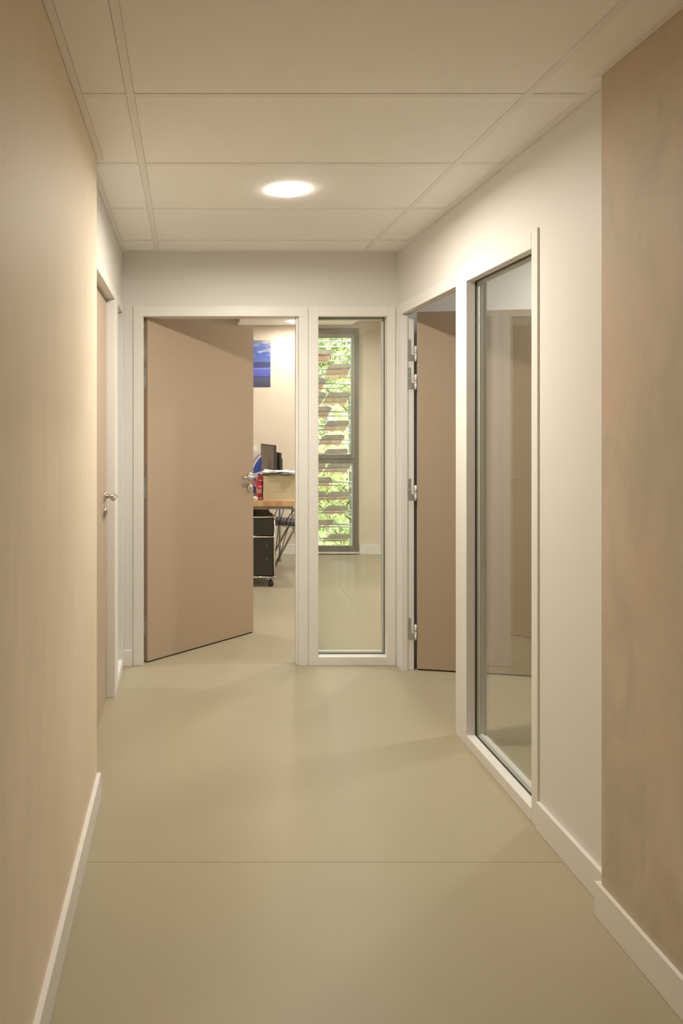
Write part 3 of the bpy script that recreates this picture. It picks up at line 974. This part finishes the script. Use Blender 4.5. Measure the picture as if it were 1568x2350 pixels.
SHEETS = ((0.0, 0.0, 0.12, 0.006, 'flattest white paper sheet directly on the lid of the cream box'),
          (-0.03, 0.01, 1.72, 0.010, 'white paper sheet second from the bottom on the cream box, turned crosswise'),
          (0.05, -0.035, 0.62, 0.010, 'white paper sheet in the middle of the pile, its corner jutting over the box front'),
          (-0.045, -0.005, -0.30, 0.014, 'strongly rumpled white paper sheet, second from the top over the red packets'),
          (0.075, -0.02, 1.10, 0.012, 'topmost curled white paper sheet at the right end of the cream box'))
for q, (dx, dy, rot, c, lab) in enumerate(SHEETS):
    sheet((0.80 + dx, 6.475 + dy, PT + 0.0062 * q), rot, 0.21, 0.297, c, q + 3, lab)

M_SCREEN = plain('grey_screen', (0.17, 0.145, 0.12), 0.42, spec=0.4)
M_BEZEL = plain('monitor_black', (0.045, 0.04, 0.034), 0.45)
def monitor(near, far, ztop, label, h=0.335):
    near, far = Vector(near), Vector(far)
    c = (near + far) / 2
    d = near - far
    w = d.length
    t = thing('monitor', (c.x, c.y, TT), label, 'monitor', math.atan2(d.y, d.x))   # local +x runs to the near end, -y is the screen side
    zt = ztop - TT
    bm = BM()
    add_box(bm, -w / 2, w / 2, 0.0, 0.020, zt - h, zt, bev=0.002)
    add_box(bm, -w * 0.38, w * 0.38, 0.020, 0.044, zt - h * 0.85, zt - h * 0.18, bev=0.006)
    obj('housing', bm, M_BEZEL, t, False)
    bm = BM()
    add_box(bm, -w / 2 + 0.014, w / 2 - 0.014, -0.0012, 0.0005, zt - h + 0.02, zt - 0.014)
    obj('screen', bm, M_SCREEN, t, False)
    bm = BM()
    add_box(bm, -w / 2 + 0.001, w / 2 - 0.001, 0.0005, 0.0195, zt - 0.0005, zt + 0.0012)
    obj('top_rim', bm, plain('monitor_rim', (0.32, 0.29, 0.25), 0.4), t, False)
    bm = BM()
    add_box(bm, -0.035, 0.035, 0.034, 0.050, 0.006, zt - h * 0.35, bev=0.003)
    obj('stand', bm, M_BEZEL, t, False)
    bm = BM()
    add_lathe(bm, [(0.105, 0.0), (0.105, 0.006), (0.098, 0.010), (0.03, 0.013)], 32, (0, 0.035, 0))
    obj('foot', bm, M_BEZEL, t, False)
    return t
monitor((0.810, 6.90), (0.738, 7.43), 1.193, 'taller flat monitor turned left on the desk, its dull grey screen showing')
monitor((0.872, 7.00), (0.816, 7.46), 1.118, 'lower black monitor standing right behind the taller one', 0.30)

# blue ring binder with papers leaning behind the door edge
M_BLUE = plain('blue_cover', (0.030, 0.075, 0.42), 0.4, var=0.04)
bn = thing('ring_binder', (0.62, 6.985, TT), 'blue binder standing on the desk beside the monitor', 'binder')
arc = [(0.082, 0.345), (0.060, 0.325), (0.040, 0.300), (0.022, 0.272), (0.008, 0.240), (-0.02, 0.200)]
bm = BM()
add_prism(bm, [(-0.09, 0.0), (0.070, 0.0)] + arc + [(-0.09, 0.18)], -0.003, 0.003, 'Y')
obj('cover', bm, M_BLUE, bn, False)
bm = BM()
arc2 = [(x_ - 0.006, z_ + 0.018) for x_, z_ in arc]
add_prism(bm, [(-0.085, 0.003), (0.066, 0.003)] + arc2 + [(-0.085, 0.20)], 0.004, 0.016, 'Y')
obj('pages', bm, M_PAPER, bn, False)
bm = BM()
add_prism(bm, [(-0.09, 0.0), (0.072, 0.0)] + [(x_ - 0.010, z_ + 0.030) for x_, z_ in arc] + [(-0.09, 0.215)], 0.017, 0.022, 'Y')
obj('back_cover', bm, plain('grey_cover', (0.30, 0.27, 0.22), 0.5), bn, False)
bm = BM()
add_box(bm, -0.08, 0.046, -0.0042, -0.003, 0.176, 0.186)
obj('spine_label', bm, M_PAPER, bn, False)
lf = thing('document_holder', (0.605, 7.03, TT), 'white sheets propped up behind the blue binder', 'papers')
bm = BM()
add_prism(bm, [(-0.08, 0.0), (0.083, 0.0), (0.083, 0.345), (0.068, 0.40), (0.060, 0.455), (-0.08, 0.430)], -0.002, 0.001, 'Y')
obj('front_sheet', bm, M_PAPER, lf, False)
bm = BM()
add_prism(bm, [(-0.08, 0.0), (0.070, 0.0), (0.084, 0.33), (0.074, 0.395), (-0.08, 0.405)], -0.008, -0.004, 'Y')
obj('grey_sheet', bm, plain('grey_paper', (0.62, 0.60, 0.58), 0.7), lf, False)
bm = BM()
add_box(bm, -0.06, 0.06, 0.002, 0.05, 0.0, 0.010)
obj('foot', bm, M_BEZEL, lf, False)

# wire mesh pen cup
M_WIRE = plain('wire_grey', (0.10, 0.095, 0.085), 0.4, metal=0.6)
cup = thing('pen_cup', (0.606, 6.72, TT), 'dark wire mesh pen cup beside the red packets', 'cup')
bm = BM()
r0, hh = 0.040, 0.095
for sgn in (-1, 1):
    for q in range(22):
        a0 = 2 * math.pi * q / 22
        pts = [(r0 * math.cos(a0 + sgn * 0.9 * s / 6), r0 * math.sin(a0 + sgn * 0.9 * s / 6), 0.004 + (hh - 0.004) * s / 6) for s in range(7)]
        add_tube(bm, pts, 0.0011, 4, False)
obj('mesh_wall', bm, M_WIRE, cup, False)
for z_ in (0.0, hh - 0.004):
    bm = BM()
    add_lathe(bm, [(r0 - 0.001, z_), (r0 + 0.002, z_), (r0 + 0.002, z_ + 0.004), (r0 - 0.001, z_ + 0.004)], 28)
    obj('rim', bm, M_WIRE, cup, False)
roll = thing('paper_roll', (0.586, 6.40, TT), 'small white paper roll lying in front of the pen cup', 'roll', 0.12)
bm = BM()
add_lathe(bm, [(0.008, -0.06), (0.0155, -0.06), (0.0155, 0.02), (0.0150, 0.021), (0.008, 0.021)], 20, (0, 0, 0.0155), 'Y')
obj('sheet', bm, M_PAPER, roll, False)

# ------------------------------------------------------------------ folding chair behind the desk, facing left
M_SEAT = plain('charcoal_vinyl', (0.075, 0.068, 0.068), 0.5, var=0.06, scale=30)
M_CTUBE = plain('chair_tube', (0.42, 0.40, 0.35), 0.35, metal=0.25)
CY0, CY1 = 7.62, 7.90
ch = thing('folding_chair', (0.99, 7.25, 0), 'folding chair with charcoal seat and grey tube legs behind the desk', 'chair')
CA, CB = -0.165, 0.165
for yy in (CA, CB):
    bm = BM()
    pts = [(-0.177, yy, 0.0), (0.076, yy, 0.47), (0.19, yy, 0.70), (0.225, yy, 0.80)]
    add_tube(bm, pts, 0.0105, 12)
    obj('leg', bm, M_CTUBE, ch, False)
    bm = BM()
    add_tube(bm, [(0.045, yy * 0.88, 0.413), (0.20, yy * 0.88, 0.0)], 0.0095, 12)
    obj('leg', bm, M_CTUBE, ch, False)
    bm = BM()
    add_lathe(bm, [(0.001, -0.004), (0.012, -0.004), (0.012, 0.004), (0.001, 0.004)], 14, (0.056, yy * 0.94, 0.432), 'Y')
    obj('pivot', bm, M_CTUBE, ch, False)
bm = BM()
vs = add_box(bm, -0.21, 0.115, CA + 0.018, CB - 0.018, -0.006, 0.040, bev=0.010, seg=3)
for v in bm.verts:
    v.co.z += 0.425 - (v.co.x + 0.05) * 0.11
obj('seat', bm, M_SEAT, ch, False)
bm = BM()
for yy in (CA + 0.014, CB - 0.014):
    add_tube(bm, [(-0.215, yy, 0.432), (0.12, yy, 0.395)], 0.007, 10)
add_tube(bm, [(-0.215, CA + 0.014, 0.432), (-0.215, CB - 0.014, 0.432)], 0.007, 10)
obj('seat_frame', bm, M_CTUBE, ch, False)
bm = BM()
add_box(bm, -0.012, 0.012, CA + 0.0, CB - 0.0, -0.06, 0.06, bev=0.008, seg=2)
for v in bm.verts:
    v.co = Vector((0.200 + v.co.x + v.co.z * 0.40 - 0.002, v.co.y, 0.735 + v.co.z))
obj('backrest', bm, M_SEAT, ch, False)

# ------------------------------------------------------------------ cables hanging under the desk
M_CABLE = plain('black_cable', (0.02, 0.02, 0.02), 0.5)
def cable(pts, label, r=0.0035):
    # Catmull-Rom through the points
    P_ = [Vector(p) for p in pts]
    P_ = [P_[0] * 2 - P_[1]] + P_ + [P_[-1] * 2 - P_[-2]]
    out = []
    for i in range(1, len(P_) - 2):
        for s in range(8):
            t = s / 8
            out.append(0.5 * ((2 * P_[i]) + (P_[i + 1] - P_[i - 1]) * t + (2 * P_[i - 1] - 5 * P_[i] + 4 * P_[i + 1] - P_[i + 2]) * t * t
                              + (3 * P_[i] - P_[i - 1] - 3 * P_[i + 1] + P_[i + 2]) * t ** 3))
    out.append(P_[-2])
    bm = BM()
    add_tube(bm, out, r, 8)
    o = obj('cable', bm, M_CABLE, None, True, False)
    return tag(o, label, 'cable', 'cables under the desk')
cable([(0.885, 6.80, 0.690), (0.845, 6.80, 0.640), (0.815, 6.82, 0.58), (0.80, 6.85, 0.48), (0.79, 6.95, 0.2), (0.80, 7.0, 0.004)], 'black cable curving down beside the pedestal, nearest of three')
cable([(0.905, 6.86, 0.690), (0.890, 6.86, 0.60), (0.868, 6.87, 0.52), (0.850, 6.90, 0.44), (0.845, 6.98, 0.30), (0.82, 7.05, 0.004)], 'black cable hanging in a straight slant above the chair seat')
cable([(0.955, 6.72, 0.650), (0.950, 6.74, 0.600), (0.958, 6.78, 0.56), (0.940, 6.82, 0.47), (0.905, 6.84, 0.36), (0.85, 6.82, 0.18), (0.79, 6.80, 0.03), (0.78, 6.70, 0.004)],
      'long black cable running down along the chair leg')
cable([(0.945, 6.70, 0.690), (0.952, 6.70, 0.640), (0.955, 6.72, 0.600), (0.930, 6.74, 0.560), (0.908, 6.75, 0.52), (0.900, 6.76, 0.47)], 'short looped black cable with plug near the desk leg', 0.0045)

# ------------------------------------------------------------------ screen of roof tiles on rods outside the window
M_CLAY = plaster('clay', (0.62, 0.40, 0.31), (0.72, 0.50, 0.39), (0.52, 0.36, 0.28), 9.0, 0.9)
M_CLAYD = plaster('shaded_clay', (0.38, 0.31, 0.255), (0.47, 0.385, 0.32), (0.33, 0.28, 0.235), 9.0, 0.9)  # lip clay darker than the tile, its shade put into the colour
scr = thing('tile_screen', (1.55, 8.42, 0), 'screen of clay roof tiles on paired steel rods outside the office window', 'screen')
PER = 0.1598
def tile_mesh():
    """A two-roll clay tile: wavy in x, 0.34 long, thick front lip. Local: near top edge at y=0,z=0, falls away with +y."""
    bm = BM()
    W, Ln, th = 0.255, 0.335, 0.014
    nx, ny = 14, 4
    def surf(u, v):
        roll = 0.026 * (0.5 - 0.5 * math.cos(4 * math.pi * u))
        return Vector(((u - 0.5) * W, v * Ln, -0.030 + roll * (0.35 + 0.65 * v) - v * 0.116))
    A = [[bm.verts.new(surf(i / nx, j / ny) + Vector((0, 0, th))) for j in range(ny + 1)] for i in range(nx + 1)]
    B = [[bm.verts.new(surf(i / nx, j / ny)) for j in range(ny + 1)] for i in range(nx + 1)]
    for i in range(nx):
        for j in range(ny):
            bm.faces.new([A[i][j], A[i + 1][j], A[i + 1][j + 1], A[i][j + 1]])
            bm.faces.new([B[i][j], B[i][j + 1], B[i + 1][j + 1], B[i + 1][j]])
        bm.faces.new([A[i][0], B[i][0], B[i + 1][0], A[i + 1][0]])
        bm.faces.new([A[i][ny], A[i + 1][ny], B[i + 1][ny], B[i][ny]])
    for j in range(ny):
        bm.faces.new([A[0][j], A[0][j + 1], B[0][j + 1], B[0][j]])
        bm.faces.new([A[nx][j], B[nx][j], B[nx][j + 1], A[nx][j + 1]])
    bmesh.ops.recalc_face_normals(bm, faces=bm.faces[:])
    me = bpy.data.meshes.new('roof_tile')
    bm.to_mesh(me)
    bm.free()
    me.materials.append(M_CLAY)
    return me
def lip_mesh():
    bm = BM()
    W = 0.255
    poly = [(-W / 2 + 0.028, 0.0), (W / 2 - 0.022, 0.0), (W / 2 - 0.012, -0.010), (W / 2, -0.012), (W / 2 - 0.006, -0.046), (-W / 2 + 0.004, -0.050), (-W / 2 + 0.016, -0.016)]
    add_prism(bm, poly, -0.012, 0.010, 'Y')
    bmesh.ops.recalc_face_normals(bm, faces=bm.faces[:])
    me = bpy.data.meshes.new('tile_lip')
    bm.to_mesh(me)
    bm.free()
    me.materials.append(M_CLAYD)
    return me
TM, LM = tile_mesh(), lip_mesh()
# right ends of the tiles (metres, x) per row, top row first
rowsx = [(2.15,), (1.642,), (1.854,), (1.571, 2.16), (1.568, 1.849), (1.632,), (1.834, 1.49), (1.780,), (1.819,), (1.565, 1.849), (1.635, 2.16), (1.573, 1.849), (1.824,), (1.647, 2.2), (1.851,)]
ztop = 2.224 + 0.159
for k, xs in enumerate(rowsx):
    z = ztop - 0.1598 * k
    for xr in xs:
        o = bpy.data.objects.new('tile', TM)
        COL.objects.link(o)
        o.parent = scr
        o.location = (xr - 0.1275 - 1.55, 8.40 - 8.42, z)
        o.rotation_euler = (random.uniform(-0.02, 0.02), random.uniform(-0.02, 0.02), random.uniform(-0.03, 0.03))
        q = bpy.data.objects.new('lip', LM)
        COL.objects.link(q)
        q.parent = o
for k in range(17):
    z = ztop - 0.1598 * k
    for (dy, dz, r) in ((0.055, -0.060, 0.0085), (0.19, -0.107, 0.007)):
        bm = BM()
        add_tube(bm, [(0.95, 8.40 + dy, z + dz), (2.35, 8.40 + dy, z + dz)], r, 8)
        obj('rod', bm, M_ROD, scr)
for xx in (0.95, 2.35):
    boxobj('post', (xx - 0.02, xx + 0.02, 8.42, 8.63, -0.6, 2.55), M_ALU, scr, 0.002)

# ------------------------------------------------------------------ greenery outside
def leaf_mat(name, c, t):
    m, n, l, p = new_mat(name)
    out = n['Material Output']
    p.inputs['Base Color'].default_value = (*c, 1)
    p.inputs['Roughness'].default_value = 0.5
    oi = n.new('ShaderNodeTexCoord')
    nz = n.new('ShaderNodeTexNoise')
    nz.inputs['Scale'].default_value = 1.6
    l.new(oi.outputs['Object'], nz.inputs['Vector'])
    mx = n.new('ShaderNodeMix')
    mx.data_type = 'RGBA'
    mx.inputs[6].default_value = (c[0] * 0.6, c[1] * 0.7, c[2] * 0.6, 1)
    mx.inputs[7].default_value = (c[0] * 1.35, c[1] * 1.2, c[2] * 1.2, 1)
    l.new(nz.outputs[0], mx.inputs[0])
    l.new(mx.outputs[2], p.inputs['Base Color'])
    tr = n.new('ShaderNodeBsdfTranslucent')
    tr.inputs[0].default_value = (*t, 1)
    ms = n.new('ShaderNodeMixShader')
    ms.inputs[0].default_value = 0.5
    l.new(p.outputs[0], ms.inputs[1])
    l.new(tr.outputs[0], ms.inputs[2])
    l.new(ms.outputs[0], out.inputs[0])
    return m
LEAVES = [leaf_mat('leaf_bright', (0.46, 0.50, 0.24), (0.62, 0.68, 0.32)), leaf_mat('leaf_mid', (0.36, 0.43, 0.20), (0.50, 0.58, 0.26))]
M_BARK = plain('bark', (0.30, 0.26, 0.20), 0.85, var=0.3, scale=20, bump=0.6, bscale=30)
M_SOIL = plain('garden_soil', (0.24, 0.27, 0.11), 0.95, var=0.3, scale=3)
gr = boxobj('ground', (-14, 20, 8.16, 40, -3.4, -3.0), M_SOIL)
struct(gr, 'garden ground below the office window')
def tree(x, y, h, rad, nleaf, mat, label, seed, size=0.09):
    rnd = random.Random(seed)
    t = thing('tree', (x, y, -3.0), label, 'tree')
    bm = BM()
    add_tube(bm, [(0, 0, 0), (0.06, 0.03, h * 0.4), (0.0, -0.05, h * 0.9)], 0.09, 10)
    obj('trunk', bm, M_BARK, t, False)
    tips = []
    bm = BM()
    for q in range(26):
        z = h * rnd.uniform(0.12, 0.92)
        a = rnd.uniform(0, 6.283)
        rr = rad * rnd.uniform(0.55, 1.0) * (1 - 0.35 * z / h)
        e = Vector((math.cos(a) * rr, math.sin(a) * rr, z + rnd.uniform(-0.2, 0.5)))
        s = Vector((0, 0, z * 0.85))
        md = (s + e) / 2 + Vector((0, 0, 0.12))
        add_tube(bm, [s, md, e], 0.017, 6)
        tips += [md, e, (md + e) / 2]
    obj('branch', bm, M_BARK, t, False)['kind'] = 'stuff'
    bm = BM()
    for q in range(nleaf):
        c = tips[rnd.randrange(len(tips))] + Vector((rnd.gauss(0, 0.24), rnd.gauss(0, 0.24), rnd.gauss(0, 0.22)))
        if y + c.y < 9.4:
            continue
        n_ = Vector((rnd.gauss(0, 1), rnd.gauss(0, 1), rnd.gauss(0.6, 0.8))).normalized()
        u = n_.orthogonal().normalized()
        u = Matrix.Rotation(rnd.uniform(0, 6.28), 3, n_) @ u
        w = n_.cross(u)
        L = size * rnd.uniform(0.7, 1.4)
        v = [bm.verts.new(c - u * L * 0.55), bm.verts.new(c + w * L * 0.26 - u * L * 0.05 + n_ * L * 0.06), bm.verts.new(c + u * L * 0.6), bm.verts.new(c - w * L * 0.26 - u * L * 0.05 + n_ * L * 0.06)]
        bm.faces.new([v[0], v[1], v[2]])
        bm.faces.new([v[0], v[2], v[3]])
    tag(obj('foliage', bm, mat, t, False), kind='stuff')
    return t
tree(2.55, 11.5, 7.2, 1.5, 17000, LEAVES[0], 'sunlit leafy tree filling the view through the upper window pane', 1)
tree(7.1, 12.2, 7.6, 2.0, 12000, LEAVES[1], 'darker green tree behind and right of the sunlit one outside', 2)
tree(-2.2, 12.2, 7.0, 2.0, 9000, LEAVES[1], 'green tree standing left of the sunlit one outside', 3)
tree(3.3, 17.6, 8.8, 2.6, 26000, LEAVES[0], 'pale green tree farthest back behind the roof tile screen', 4, 0.17)
